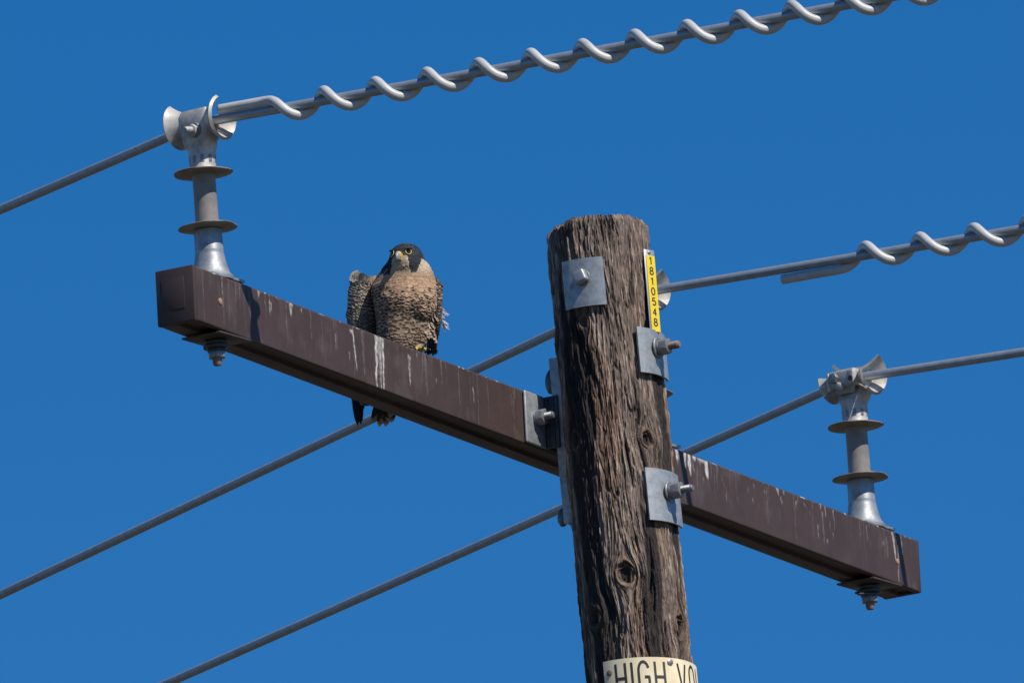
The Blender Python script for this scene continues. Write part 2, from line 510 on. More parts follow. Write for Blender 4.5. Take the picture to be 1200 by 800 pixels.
# dull grey scuffs
sc_ = sstep(.15, .6, perlin(Xb*10, zo+8.5, Zb*14+3)+.5*perlin(Xb*70, zo+1.5, Zb*25))*.16
colb = colb*(1-sc_[..., None])+np.array([.16, .135, .13])*sc_[..., None]
white = np.zeros_like(Xb)
front = (prof[None, :, 2] == 0)*np.ones_like(Xb)
dep = hh-Zb                                      # depth below the top edge
rag = perlin(Xb*220, zo+2.2, Zb*120)
def streak(x0, x1, d0, d1, wd, s=1.0, rough=.5, front_only=True):
    global white
    t = np.clip((dep-d0)/(d1-d0+1e-6), 0, 1)
    xc = x0+(x1-x0)*t+.003*perlin(zo+x0*37, zo+.3, Zb*45)
    ww = wd*(1-.55*t)*(1+.5*perlin(zo+x0*71, zo+4.4, Zb*80))
    mk = (1-sstep(ww*.5, ww, np.abs(Xb-xc)))*sstep(d0-.003, d0+.002, dep)*(1-sstep(d1-.012, d1, dep))
    mk = mk*np.clip(1-rough*(.5+1.6*rag), 0, 1)*s
    white = np.maximum(white, mk*front)
streak(-.886, -.876, .010, .100, .004, .8)
streak(-.893, -.890, .012, .022, .007, .95, .2)
streak(-.790, -.798, -.005, .121, .008, .85, .55)
streak(-.775, -.779, -.002, .121, .006, .65, .7)
streak(-.764, -.768, .004, .121, .006, .8, .6)
streak(-.780, -.783, .0, .090, .016, .35, .8)
streak(-.655, -.657, .022, .088, .005, .5, .7)
streak(-.655, -.655, .045, .07, .006, .4, .7)
streak(-1.136, -1.138, .0, .034, .010, .55, .6)
streak(-1.270, -1.268, .0, .020, .006, .5)
streak(-1.415, -1.415, .0, .115, .003, .22, .8)
streak(-1.225, -1.225, .0, .05, .003, .45, .7)
streak(.42, .422, -.004, .012, .03, .9, .3); streak(.470, .473, -.004, .030, .010, .9, .4)
streak(.505, .506, -.004, .040, .008, .95, .3); streak(.525, .526, -.004, .052, .010, .9, .4)
streak(.545, .549, -.004, .016, .012, .9, .3); streak(.596, .600, -.004, .045, .010, .9, .3)
streak(.575, .577, -.004, .014, .03, .8, .4)
streak(.66, .70, .02, .08, .0025, .15, .6); streak(.86, .86, .01, .075, .003, .2, .6)
streak(.905, .91, -.002, .022, .007, .7, .4); streak(.935, .934, -.002, .016, .006, .6, .4)
streak(1.02, 1.04, .012, .030, .003, .35, .6); streak(1.115, 1.118, .004, .030, .005, .45, .7)
streak(1.08, 1.082, .05, .085, .004, .45, .6)
streak(1.415, 1.425, .004, .07, .006, .85, .4); streak(1.436, 1.432, .03, .115, .004, .6, .6)
streak(1.452, 1.455, .0, .05, .003, .5, .6); streak(1.30, 1.302, .01, .05, .003, .35, .6)
rs = np.random.default_rng(3)
for k in range(48):                              # specks and short faint runs
    x0 = rs.choice([rs.uniform(-1.5, 1.5), rs.uniform(.45, 1.5)])
    if -.35 < x0 < .35: continue
    d0 = abs(rs.normal(0, .035)); L = rs.choice([.004, .006, .012, .03, .05], p=[.4, .25, .2, .1, .05])
    streak(x0, x0+rs.normal(0, .001), d0, d0+L+.009, rs.uniform(.0022, .0042), rs.uniform(.18, .55), .5)
for k in range(60):
    x0 = rs.uniform(-1.5, 1.5)
    streak(x0, x0+rs.normal(0, .003), .0, rs.uniform(.04, .12), rs.uniform(.002, .004), rs.uniform(.05, .14), .6)
white = white*np.where(Xb > .62, .68, 1.0)
# bird lime along the top edge
topm = (prof[None, :, 2] == 3)*1.0
tl = sstep(.30, .62, perlin(Xb*26, Yb*26+3, zo+7)+.6*perlin(Xb*90, Yb*90, zo+2))*topm
edge = sstep(.006, .0, dep)*front*sstep(.15, .5, perlin(Xb*55, zo+5, zo+9)+.5*perlin(Xb*200, zo+2, zo))
white = np.maximum(white, np.maximum(tl*.75, edge*.55))
white = np.clip(white, 0, 1)[..., None]
colb = colb*(1-white)+np.array([.66, .63, .60])*white
idx = np.arange(NXB*NP).reshape(NXB, NP)
nx = np.roll(idx, -1, axis=1)
Q = np.stack([idx[:-1], idx[1:], nx[1:], nx[:-1]], -1).reshape(-1, 4)
beam = np_mesh('beam', np.stack([Xb, Yb, Zb], -1).reshape(-1, 3), Q, M_beam, ARM, colb.reshape(-1, 3), smooth=35)
fix_normals(beam.data)
beam.data.set_sharp_from_angle(angle=R_(35))
for s in (-1, 1):                                 # end caps, a hair proud of the beam, with a raised panel
    mb = MB().box(.013, AW+.0012, AH+.0012, Matrix.Translation((s*(AL/2-.0065), 0, 0)), bev=.003)
    mb.box(.0016, AW-.036, AH-.050, Matrix.Translation((s*(AL/2+.0004), .004, .004)), bev=.0007)
    for q in range(0): mb.box(.0016, AW-.042, .013, Matrix.Translation((s*(AL/2+.0026), 0, -.022+q*.024)), bev=.0006)
    
    cc = np.array([.054, .037, .035])
    mb.c = [tuple(cc)]*len(mb.v)
    build('end_cap', mb, M_beam, ARM)
for x, zc in ((-1.427, .001), (1.430, -.008)):    # hole plugs
    build('hole_plug', MB().lathe([(.001, .0035), (.005, .0032), (.0068, .002), (.0072, -.001)][::-1], 18, frame((x, -hw+.0005, zc), (0, -1, 0))), material('rusty_plug', (.42, .25, .15), .6, color2=(.25, .14, .09), mscale=300), ARM)
# gain bracket between the arm and the pole
gain = build('gain_bracket', MB().box(.006, .038, AH-.004, Matrix.Translation((-.103, -hw-.0205, 0)), bev=.0015)
             .box(.006, .038, AH-.004, Matrix.Translation((.008, -hw-.0205, 0)), bev=.0015)
             .box(.105, .006, AH-.004, Matrix.Translation((-.0475, -hw-.0045, 0)), bev=.0015)
             .box(.004, .004, AH-.012, Matrix.Translation((-.1068, -hw-.014, 0)), bev=.001)
             .box(.004, .004, AH-.012, Matrix.Translation((-.1068, -hw-.029, 0)), bev=.001), M_dark, ARM)
mb = MB()
def gfn(u, v):                                    # tall plate hugging the back of the leaning pole
    z = -.222+(.138+.222)*v
    ax, ay = pole_axis(z)
    x = -.045+.090*u
    d = math.sqrt(max(.112**2-x*x, 0))
    y = ay+.112*.985-.004*(abs(x)/.045)**3
    return Vector((ax+x, y, z)), Vector((0, 1, 0))
mb.sheet(gfn, 12, 8, .0065)
for s in (-1, 1):                                 # side ribs
    def rfn(u, v, s=s):
        z = -.222+.360*v
        ax, ay = pole_axis(z)
        return Vector((ax+s*.0465, ay+.096+.022*u, z)), Vector((s, 0, 0))
    mb.sheet(rfn, 3, 8, .005)
build('gain_plate', mb, M_galv, gain)
for (z, x) in ((.096, -.080), (-.200, -.076)):
    mb = MB().lathe([(.002, 0), (.018, 0), (.021, .003), (.021, .008), (.016, .012), (.002, .013)], 24, frame((x+.010, -hw-.022+(.01 if z > 0 else .0), z), (-.75, .55, 0)) @ Matrix.Scale(1.25 if z > 0 else .95, 4, (1, 0, 0)))
    build('carriage_bolt', mb, M_dark, gain)
sq = build('square_washer', MB().box(.082, .007, AH-.003, Matrix.Translation((-.146, -hw-.0045, .0005)), bev=.004, seg=3), M_tagal, ARM)
sq.data.materials[0] = M_galv
bolt_set(sq, Vector((-.1425, -hw-.008, .004)), (0, -1, 0), rodlen=.020, nut_h=.017, wash=.0)

# ------------------------------------------------------------------ insulators with clamp tops
def make_insulator(label):
    t = root('line_insulator', (0, 0, 0), label, 'insulator', 'line insulators standing on the crossarm')
    e = .0                                         # local z = 0 on the arm's top
    mb = MB().lathe([(.018, .001), (.046, .001), (.047, .003), (.047, .009), (.044, .012), (.0395, .018), (.036, .028), (.033, .042), (.0305, .056), (.0295, .062),
                     (.0300, .064), (.0295, .066), (.0290, .106), (.0275, .110), (.018, .110)], 56)
    b = build('base', mb, M_galv, t)
    build('base_plate', MB().box(.128, AW-.004, .006, Matrix.Translation((0, 0, .0035)), bev=.0015), M_galv, b)
    for z, nm in ((.1135, 0), (.2290, 1)):
        R = .0615
        pr = [(.02, z-.003), (R*.5, z-.0015), (R-.003, z-.0005), (R-.0005, z+.0005), (R, z+.0018), (R-.001, z+.003), (R*.6, z+.0055), (.026, z+.010), (.02, z+.012)]
        mb = MB()
        n = 72
        vs, fs = [], []
        for r, zz_ in pr:
            for k in range(n):
                a = 2*PI*k/n
                q = 1+(.012*math.sin(3*a+nm)+.008*math.sin(7*a+2+nm)+.006*random.uniform(-1, 1))*(r/R)**4
                vs.append((r*q*math.cos(a), r*q*math.sin(a), zz_+.0012*math.sin(2*a+nm*2)*(r/R)**2))
        for i in range(len(pr)-1):
            for k in range(n): fs.append((i*n+k, i*n+(k+1) % n, (i+1)*n+(k+1) % n, (i+1)*n+k))
        fs.append(tuple(range(n))[::-1]); fs.append(tuple((len(pr)-1)*n+k for k in range(n)))
        build('shed_disc', mb.add(vs, fs), M_shed, t)
    build('stem', MB().lathe([(.012, .105), (.0248, .105), (.0248, .118), (.0243, .124), (.0238, .215), (.0245, .222), (.0245, .234), (.012, .234)], 48), M_poly, t)
    mb = MB().lathe([(.012, .2325), (.0275, .2325), (.0290, .236), (.0290, .240), (.0280, .242), (.0285, .270), (.0300, .286), (.012, .288)], 48)
    cap = build('metal_cap', mb, M_alum, t)
    for k in range(10):
        a = 2*PI*k/10
        build('slot_shade', MB().box(.003, .0075, .017, Matrix.Rotation(a, 4, 'Z') @ Matrix.Translation((.0271, 0, .257)), bev=.0008), M_bolt, cap)  # raised darker blocks, their colour standing in for shaded openings
    # clamp: wire along local y at height WZ, tall wall on +x
    WZ = .337
    cl = bpy.data.objects.new('clamp', None)
    def wall(a0, a1, r0, flare, L, th, tip):
        mb = MB()
        nu, nv = 26, 30
        def fn(u, v):
            s = (v*2-1)
            ang = a0+(a1-a0)*u
            f = max(0, (abs(s)-.10)/.90)
            rr = r0+flare*f**2.3*(1+tip*max(0, u-.55))
            y = s*L*(1-.03*f*math.cos(ang))
            p = Vector((rr*math.sin(ang), y, WZ-rr*math.cos(ang)))
            nrm = Vector((math.sin(ang), (-1.1*flare/L*2*f)*(1 if s > 0 else -1)*6*0-0, -math.cos(ang)))
            if f > 0: nrm = (nrm+Vector((0, -math.copysign(1, s)*min(2.2, 2*flare*f/(.7*L)), 0))).normalized()
            return p, nrm
        mb.sheet(fn, nu, nv, th)
        return mb
    mb = wall(R_(-38), R_(158), .0175, .0245, .064, .0070, .22)
    # body block joining the wall to the cap
    vs, fs = [], []
    secs = [(.281, .026, .027, .000), (.290, .027, .032, .002), (.312, .022, .037, .010), (.331, .013, .039, .018), (.350, .010, .038, .020), (.363, .005, .032, .017)]
    n = 24
    for z, wx, wy, cx in secs:
        for k in range(n):
            a = 2*PI*k/n
            ca, sa = math.cos(a), math.sin(a)
            vs.append((cx+wx*math.copysign(abs(ca)**.55, ca), wy*math.copysign(abs(sa)**.55, sa), z))
    for i in range(len(secs)-1):
        for k in range(n): fs.append((i*n+k, i*n+(k+1) % n, (i+1)*n+(k+1) % n, (i+1)*n+k))
    fs.append(tuple(range(n))[::-1]); fs.append(tuple((len(secs)-1)*n+k for k in range(n)))
    mb.add(vs, fs)
    cl = build('clamp', mb, M_alum, t, smooth=50)
    kb = wall(R_(-98), R_(-46), .0165, .026, .062, .0055, 0)
    kb.box(.026, .074, .038, Matrix.Translation((-.029, 0, WZ-.004)), bev=.007, seg=3)
    kb.box(.016, .046, .022, Matrix.Translation((-.026, 0, WZ-.026)), bev=.005, seg=3)
    kb.box(.007, .016, .030, Matrix.Translation((-.0425, -.030, WZ-.006)), bev=.003)
    kb.box(.012, .020, .016, Matrix.Translation((-.040, .004, WZ-.022)) @ Matrix.Rotation(.5, 4, 'X'), bev=.004)
    kb.box(.010, .008, .040, Matrix.Translation((-.0405, .033, WZ-.008)), bev=.003)
    kp = build('keeper', kb, M_alum, cl, smooth=50)
    build('pin_hole_shade', MB().lathe([(.0001, .001), (.0062, .001), (.0066, .0), (.0066, -.004), (.0001, -.004)][::-1], 18, frame((-.0460, -.030, WZ-.010), (-1, 0, 0))), M_under, cl)  # solid dark disc painted as the shade of an open hole
    bolt_set(cl, Vector((.030, .009, WZ-.021)), (1, 0, -.1), wash=.0, rodlen=.020, nut_r=.0135, nut_h=.010, rod=.0075, mat=M_alum, spring=True)
    build('bolt_head', MB().prism(.0125, .010, 6, frame((-.0415, .016, WZ-.002), (-1, 0, .0)), bev=.0015), M_bolt, cl)
    # hardware under the arm
    zb = -AH-.0005
    build('under_plate', MB().box(.128, AW+.003, .004, Matrix.Translation((.004, 0, zb-.0035)), bev=.001), M_under, t)
    hb = bpy.data.objects.new
    F = Matrix.Translation((0, 0, zb-.0078)) @ Matrix.Rotation(PI, 4, 'X')
    pr = [(.004, 0), (.022, 0), (.0235, .0015), (.0235, .006), (.022, .0075), (.017, .008), (.027, .009), (.0275, .0105), (.0275, .014), (.026, .0155), (.018, .016), (.019, .018), (.019, .022), (.004, .022)]
    nw = build('stud_washer', MB().lathe(pr, 32, F), M_dark, t)
    build('stud_nut', MB().prism(.0195, .014, 6, F @ Matrix.Translation((0, 0, .022)), bev=.002), M_bolt, nw)
    build('stud_end', MB().lathe([(.002, .03), (.0098, .03), (.0098, .046), (.0075, .051), (.002, .052)], 20, F), M_rust, nw)
    return t
def copy_thing(r0):
    c = r0.copy(); COL.objects.link(c)
    def kids(src, dst):
        for ch in list(src.children):
            d = ch.copy(); COL.objects.link(d); d.parent = dst
            kids(ch, d)
    kids(r0, c)
    return c
IZ = AH/2+.0006
ins_l = make_insulator('grey clamp-top insulator on the upper left end of the crossarm, nearest the falcon')
ins_m = copy_thing(ins_l); ins_m['label'] = 'grey insulator mostly hidden behind the wooden pole top'
ins_r = copy_thing(ins_l); ins_r['label'] = 'grey clamp-top insulator on the lower right end of the crossarm, beyond the pole'
for o, x, rz, tx in ((ins_l, -1.381, PI-R_(6), -.046), (ins_m, .432, -R_(8), -.075), (ins_r, 1.370, -R_(6), -.046)):
    o.location = (x, 0, Z0+IZ)
    o.rotation_mode = 'ZYX'
    o.rotation_euler = (0, 0, 0)
    M = Matrix.Translation((x, 0, Z0+IZ)) @ Matrix.Rotation(tx, 4, 'Y') 
    o.matrix_world = M
# the clamp heads turn on their stems while the bases stay square to the arm
for o, rz in ((ins_l, PI-R_(7)), (ins_m, -R_(7)), (ins_r, -R_(9))):
    for ch in o.children:
        if ch.name.startswith(('clamp', 'metal_cap')): ch.rotation_euler = (0, 0, rz)
# split pin under the right-hand stud
lp = build('wire_loop', MB().tube([(-.010-.056*math.sin(a), .016*math.cos(a)-.006, -AH-.024-.010*math.sin(a)+.004*math.cos(a)) for a in np.linspace(-.2, PI+.2, 26)], .0022, 8), M_dark, ins_r)

# ------------------------------------------------------------------ conductors
def wire_pts(P, azL, azR, slL, slR, curv, ins_bend=.03):
    pts = []
    dl = Vector((math.sin(R_(azL)), math.cos(R_(azL)), 0)); dr = Vector((math.sin(R_(azR)), -math.cos(R_(azR)), 0))
    sL = [60, 50, 40, 32, 25, 19, 14, 10, 7, 5, 3.6, 2.6, 1.8, 1.2, .8, .5, .3, .18, .10, .05]
    for s in sL: pts.append(P+dl*s+Vector((0, 0, slL*s+curv*s*s)))
    pts.append(P+Vector((0, 0, 0)))
    for s in reversed(sL): pts.append(P+dr*s+Vector((0, 0, slR*s+curv*s*s)))
    return pts
WR = .0099
def right_point(P, azR, slR, curv, s):
    dr = Vector((math.sin(R_(azR)), -math.cos(R_(azR)), 0))
    return P+dr*s+Vector((0, 0, slR*s+curv*s*s)), (dr+Vector((0, 0, slR+2*curv*s))).normalized()
WIRES = {}
for nm, P, azL, slL, azR, slR, lab in (
    ('L', ins_l.matrix_world @ Vector((0, 0, .337)), 18, -.056, 3.0, -.0045, 'grey overhead cable on the left insulator, uppermost of the three'),
    ('M', ins_m.matrix_world @ Vector((0, 0, .337)), 18, -.0965, 2, -.018, 'grey overhead cable passing behind the falcon and the pole top, middle of three'),
    ('R', ins_r.matrix_world @ Vector((0, 0, .337)), 18, -.0830, 2, -.026, 'grey overhead cable on the right insulator, lowest of the three')):
    WIRES[nm] = (P, azR, slR, .0008)
    mb = MB().tube(wire_pts(P, azL, azR, slL, slR, .0008), WR, 20)
    o = build('overhead_cable', mb, M_wire, smooth=180)
    tag(o, lab, 'cable', 'overhead cables held by the insulators')
def damper(nm, s0, straight, s_wind, pitch, phi0, turns_len, ease, label, droop=0.0):
    P, az, sl, cv = WIRES[nm]
    pts = []
    RH = WR+.0108
    s = s0
    ds = .004
    phi = phi0
    while s < s0+turns_len:
        c, t = right_point(P, az, sl, cv, s)
        side = t.cross(Vector((0, 0, 1))).normalized()        # seen from the camera's side
        if side.dot(cam.matrix_world.translation-c) < 0: side = -side
        upv = Vector((0, 0, 1))-t*t.z; upv.normalize()
        k = sstep(s_wind-ease, s_wind+ease, s)
        rr = RH+droop*(1-sstep(s0, s0+straight, s))
        pts.append(c+(upv*math.cos(phi)+side*math.sin(phi))*rr)
        phi += float(k)*2*PI*ds/pitch
        s += ds
    mb = MB().tube(pts, .0104, 14)
    o = build('spiral_damper', mb, M_pvc, smooth=180)
    tag(o, label, 'vibration damper', 'spiral dampers wound on the cables')
damper('L', .050, .05, .173, .1198, R_(20), 2.0, .035, 'pale grey spiral rod wound round the upper left cable along its length')
damper('M', .352, .10, .493, .1290, R_(196), 1.9, .03, 'pale grey spiral rod starting midway on the cable right of the pole top', droop=.001)

# ------------------------------------------------------------------ number strip
def tag_frame(y_img, a=63):
    z = z_at(y_img, a)
    ax, ay = pole_axis(z)
    return on_pole(a, z, .0105)
TA = 59
pt_, pb_ = on_pole(TA+2, z_at(297, TA), .010), on_pole(TA-1, z_at(392, TA), .010)
zax = (pt_-pb_).normalized()
nrm = hdir(38); nrm = (nrm-zax*nrm.dot(zax)).normalized()
xax = zax.cross(nrm)*-1
xax = (nrm.cross(zax))*-1
Lg = (pt_-pb_).length
NT = root('number_strip', pb_, 'narrow yellow strip of black digits 1810548 nailed down the side of the pole', 'number tag')
BM = Matrix((xax, -nrm*-1, zax)).transposed().to_4x4()
def tl(x, y, z):                       # x across the strip, y out of it, z up
    return xax*x+nrm*y+zax*z
def strip_box(x0, x1, y0, y1, z0, z1, bev=.0004):
    M = Matrix((xax, nrm, zax)).transposed().to_4x4()
    M.translation = tl((x0+x1)/2, (y0+y1)/2, (z0+z1)/2)
    return MB().box(abs(x1-x0), abs(y1-y0), abs(z1-z0), M, bev=bev)
# make 'x across' run to the viewer's right
if xax.dot(RTH) < 0: xax = -xax
SW = .0275
back = build('backing_strip', strip_box(-SW/2, SW/2, -.001, .001, -.004, Lg), M_tagal, NT)
nmh = .0226
zt0 = Lg-.013
def arc2(cx, cy, rx, ry, a0, a1, n=16): return [(cx+rx*math.cos(R_(a0+(a1-a0)*i/n)), cy+ry*math.sin(R_(a0+(a1-a0)*i/n))) for i in range(n+1)]
def sub2(p, n):
    o = []
    for a, b_ in zip(p[:-1], p[1:]):
        for i in range(n): o.append((a[0]+(b_[0]-a[0])*i/n, a[1]+(b_[1]-a[1])*i/n))
    return o+[p[-1]]
DIG = {'1': [[(.06, -.5), (.06, .5)], [(-.28, .26), (.06, .42)]],
       '8': [arc2(0, .24, .34, .24, 0, 360, 22), arc2(0, -.24, .42, .26, 0, 360, 24)],
       '0': [arc2(0, 0, .42, .48, 0, 360, 28)],
       '5': [[(.36, .48), (-.28, .48), (-.36, .02)], [(-.36, .02)]+arc2(0, -.17, .40, .30, 125, -150, 20)],
       '4': [[(.16, -.5), (.16, .5), (-.42, -.20), (.44, -.20)]]}
dig = '1810548'
for i, ch in enumerate(dig):
    zc = zt0-nmh*(i+.5)
    pl_ = build('number_plate', strip_box(-SW/2+.0042, SW/2-.0008, .0013, .0023, zc-nmh/2+.00005, zc+nmh/2-.00005, 0), M_yel, NT)
    dm = MB()
    DWd, DHt, DS = .0102, .0162, .0029
    for q, st in enumerate(DIG[ch]):
        st = sub2(st, 3); n = len(st); L_, Rr = [], []
        for k, (x, y) in enumerate(st):
            x0, y0 = st[max(k-1, 0)]; x1, y1 = st[min(k+1, n-1)]
            dx, dy = (x1-x0)*DWd, (y1-y0)*DHt
            l = math.hypot(dx, dy) or 1
            L_.append((x*DWd-dy/l*DS/2, y*DHt+dx/l*DS/2)); Rr.append((x*DWd+dy/l*DS/2, y*DHt-dx/l*DS/2))
        vs = [tl(p[0]+.0016, .0026+.00008*q, zc+p[1]) for p in L_+Rr]
        dm.add(vs, [(k, k+1, n+k+1, n+k) for k in range(n-1)])
    build('digit', dm, M_blk, pl_, 0)
for z in (Lg-.006,):
    build('nail', MB().lathe([(.001, 0), (.004, 0), (.0042, .001), (.003, .002), (.001, .0022)], 14, frame(tl(0, .001, z), nrm)), M_bolt, NT)
pl_ = build('number_plate', strip_box(-SW/2+.0042, SW/2-.0008, .0013, .0023, -.003, zt0-nmh*7-.0001, 0), M_yel, NT)

# ------------------------------------------------------------------ warning sign wrapped round the pole
SZ1 = z_at(771, 0)+.001
SZ0 = SZ1-.155
sa0, sa1 = -39, 142
sx, sy = pole_axis(SZ1)
SG = root('warning_sign', (sx, sy, Z0+SZ0), 'cream sign lettered HIGH VOLTAGE wrapped round the pole at the bottom edge', 'sign')
soff = Vector((sx, sy, Z0+SZ0))
mb = MB()
def sfn(u, v):
    ad = sa0+(sa1-sa0)*u
    z = SZ0+(SZ1-SZ0)*v
    bulge = .0025*math.exp(-((ad-105)/22)**2)
    return on_pole(ad, z, .006+bulge)-soff, hdir(ad)
mb.sheet(sfn, 64, 10, .0016)
build('plate', mb, M_sign, SG)
def arc(cx, cy, rx, ry, a0, a1, n=18): return [(cx+rx*math.cos(R_(a0+(a1-a0)*i/n)), cy+ry*math.sin(R_(a0+(a1-a0)*i/n))) for i in range(n+1)]
def sub(p, n=8):
    o = []
    for a, b_ in zip(p[:-1], p[1:]):
        for i in range(n): o.append((a[0]+(b_[0]-a[0])*i/n, a[1]+(b_[1]-a[1])*i/n))
    return o+[p[-1]]
LET = {  # strokes in a unit box (width, height 1)
 'H': (.40, [[(0, 0), (0, 1)], [(.40, 0), (.40, 1)], [(0, .50), (.40, .50)]]), 'I': (.0, [[(0, 0), (0, 1)]]),
 'G': (.42, [arc(.21, .68, .21, .32, 20, 180)+arc(.21, .32, .21, .32, 180, 360)+[(.42, .50), (.24, .50)]]),
 'V': (.44, [[(0, 1), (.22, 0), (.44, 1)]]), 'O': (.42, [arc(.21, .68, .21, .32, 0, 180)+arc(.21, .32, .21, .32, 180, 360)+[(.42, .68)]]),
 'L': (.34, [[(0, 1), (0, 0), (.34, 0)]]), 'T': (.40, [[(0, 1), (.40, 1)], [(.20, 1), (.20, 0)]]), 'A': (.44, [[(0, 0), (.22, 1), (.44, 0)], [(.08, .33), (.36, .33)]]),
 'E': (.34, [[(.34, 1), (0, 1), (0, 0), (.34, 0)], [(0, .5), (.28, .5)]]), ' ': (.12, [])}
LH = .066
ux = R_(-24.5)*.1135
LZ1 = SZ1-.010
wst = .0066
for ch in 'HIGH VOLTAGE':
    wd, strokes = LET[ch]
    if strokes:
        mb = MB()
        for q, st in enumerate(strokes):
            st = sub(st, 6)
            n = len(st); L_, Rr = [], []
            for i, (x, y) in enumerate(st):
                x0, y0 = st[max(i-1, 0)]; x1, y1 = st[min(i+1, n-1)]
                dx, dy = (x1-x0), (y1-y0)
                l = math.hypot(dx, dy) or 1
                ox, oy = -dy/l*wst/2/LH, dx/l*wst/2/LH
                L_.append((x+ox, y+oy)); Rr.append((x-ox, y-oy))
            def mp(p):
                uu = ux+p[0]*LH*.74; ad = math.degrees(uu/.1135)
                bulge = .0025*math.exp(-((ad-105)/22)**2)
                return on_pole(ad, LZ1-LH+p[1]*LH, .0080+bulge+.00012*q)-soff
            vs = [mp(p) for p in L_]+[mp(p) for p in Rr]
            mb.add(vs, [(i, i+1, n+i+1, n+i) for i in range(n-1)])
        o = build('letter', mb, M_ink, SG, smooth=0)
    ux += (wd*.74+.20)*LH
for ad, yi, mt in ((-32, 787, M_rust), (33, 778, M_bolt)):
    p = on_pole(ad, z_at(yi, ad), .0078)-soff
    build('nail', MB().lathe([(.001, 0), (.0065, 0), (.007, .0012), (.0045, .0025), (.001, .003)], 18, frame(p, hdir(ad))), mt, SG)
# ------------------------------------------------------------------ falcon
BAZ = 22                                          # the body faces a little to the right of the camera
FR = hdir(BAZ)
XR = Vector((-FR.y, FR.x, 0))                     # the viewer's right when facing the bird
if XR.dot(RTH) < 0: XR = -XR
FAL = root('falcon', (-.579, .001, Z0+AH/2+.0005), 'falcon with a dark hooded head and barred breast perched on the crossarm, one wing drooped', 'falcon')
Mx = Matrix((XR, -FR, Vector((0, 0, 1)))).transposed().to_4x4()
Mx.translation = FAL.location
FAL.matrix_world = Mx
cb, sb = math.cos(R_(BAZ)), math.sin(R_(BAZ))
def loc(px, py, y):                               # a place on the bird, from its bearing and a depth
    x = ((px-477)*.00181+sb*y)/cb
    near = -x*sb-y*cb
    return np.array([x, y, (408-py)*.00186-.256*near])
HC = np.array([-.005, -.030, .206]); HAZ = R_(-43)
def rotz(a): return np.array([[math.cos(a), -math.sin(a), 0], [math.sin(a), math.cos(a), 0], [0, 0, 1]])
def rotx(a): return np.array([[1, 0, 0], [0, math.cos(a), -math.sin(a)], [0, math.sin(a), math.cos(a)]])
ELL = [  # centre, radii, rotation, blend
 ((-.005, .006, .112), (.055, .054, .078), np.eye(3), .02),
 ((-.012, .012, .050), (.043, .047, .062), np.eye(3), .03),
 ((.000, -.010, .126), (.061, .050, .054), np.eye(3), .03),
 ((.004, .010, .152), (.070, .046, .034), np.eye(3), .025),
 ((.002, -.014, .176), (.053, .046, .040), np.eye(3), .022),
 (tuple(HC), (.0338, .0405, .0315), rotz(HAZ), .012),
 ((-.004+.012*math.sin(HAZ), -.030-.012*math.cos(HAZ), .192), (.026, .028, .022), rotz(HAZ), .012),
 ((.012, -.006, .052), (.026, .036, .042), rotz(.3), .02),
 ((-.028, -.002, .044), (.028, .036, .050), rotz(-.3), .025),
 ((.024, -.042, .104), (.026, .015, .026), rotz(.4), .016),
 ((-.006, .058, .030), (.034, .032, .060), rotx(R_(24)), .02),
]
def sdf(p):
    d = None
    for c, r, Rm, k in ELL:
        q = (p-np.array(c)) @ Rm
        r = np.array(r)
        k0 = np.linalg.norm(q/r, axis=-1); k1 = np.linalg.norm(q/(r*r), axis=-1)+1e-9
        e = k0*(k0-1)/k1
        if d is None: d = e
        else:
            h = np.clip(.5+.5*(d-e)/k, 0, 1)
            d = d*(1-h)+e*h-k*h*(1-h)
    return d
def grad(p):
    e = 1e-4
    g = np.stack([sdf(p+np.array(v)*e)-sdf(p-np.array(v)*e) for v in ((1, 0, 0), (0, 1, 0), (0, 0, 1))], -1)
    return g/(np.linalg.norm(g, axis=-1, keepdims=True)+1e-9)
def cast(o, d, rmax=.16, n=160):
    t = np.linspace(rmax, 0, n)
    pts = o[..., None, :]+d[..., None, :]*t[:, None]
    s = sdf(pts)
    miss = ~(s < 0).any(axis=-1)
    k = np.argmax(s < 0, axis=-1)
    k = np.clip(k, 1, n-1)
    s1 = np.take_along_axis(s, k[..., None], -1)[..., 0]; s0 = np.take_along_axis(s, (k-1)[..., None], -1)[..., 0]
    f = np.where(np.abs(s0-s1) > 1e-9, s0/(s0-s1+1e-12), 0)
    tt = t[k-1]+(t[k]-t[k-1])*np.clip(f, 0, 1)
    tt = np.where(miss, .0003, tt)
    return o+d*tt[..., None]
SLATE = np.array([.048, .054, .064]); CREAM = np.array([.55, .45, .33]); BUFF = np.array([.45, .295, .185]); PALE = np.array([.335, .240, .160]); DK = np.array([.040, .030, .025])
def wrap(a): return (a+PI) % (2*PI)-PI
def head_zone(p):                                  # colour of the head and neck at a point
    v = p-HC
    ps = abs(wrap(math.atan2(v[0], -v[1])-HAZ))*180/PI
    h = v[2]
    if h > .004 and not (ps < 20 and h < .008): return SLATE
    q = float(sstep(-.016, -.052, h+.008*perlin(np.array([p[0]*90]), np.array([p[1]*90]), np.array([h*90]))[0]))
    light = CREAM*(1-q)+BUFF*q
    if ps < 24: return light if h < -.004 else SLATE
    t = (-h)/.038
    if t < 1.0 and 24+12*max(0, t) <= ps <= 84-32*max(0, t-.2): return SLATE*.85
    if ps > 125 and h > -.028: return SLATE
    if ps <= 125 and h > -.006: return SLATE
    return light
def body_col(p):
    az = abs(wrap(math.atan2(p[0], -(p[1]-.01))))*180/PI
    if p[2] > .160 and np.linalg.norm(p-HC) < .062: return head_zone(p)
    if az > 112: return SLATE*1.3
    t = float(sstep(.115, .150, p[2]))
    return PALE*(1-t)+BUFF*t
NPH, NZH = 176, 150
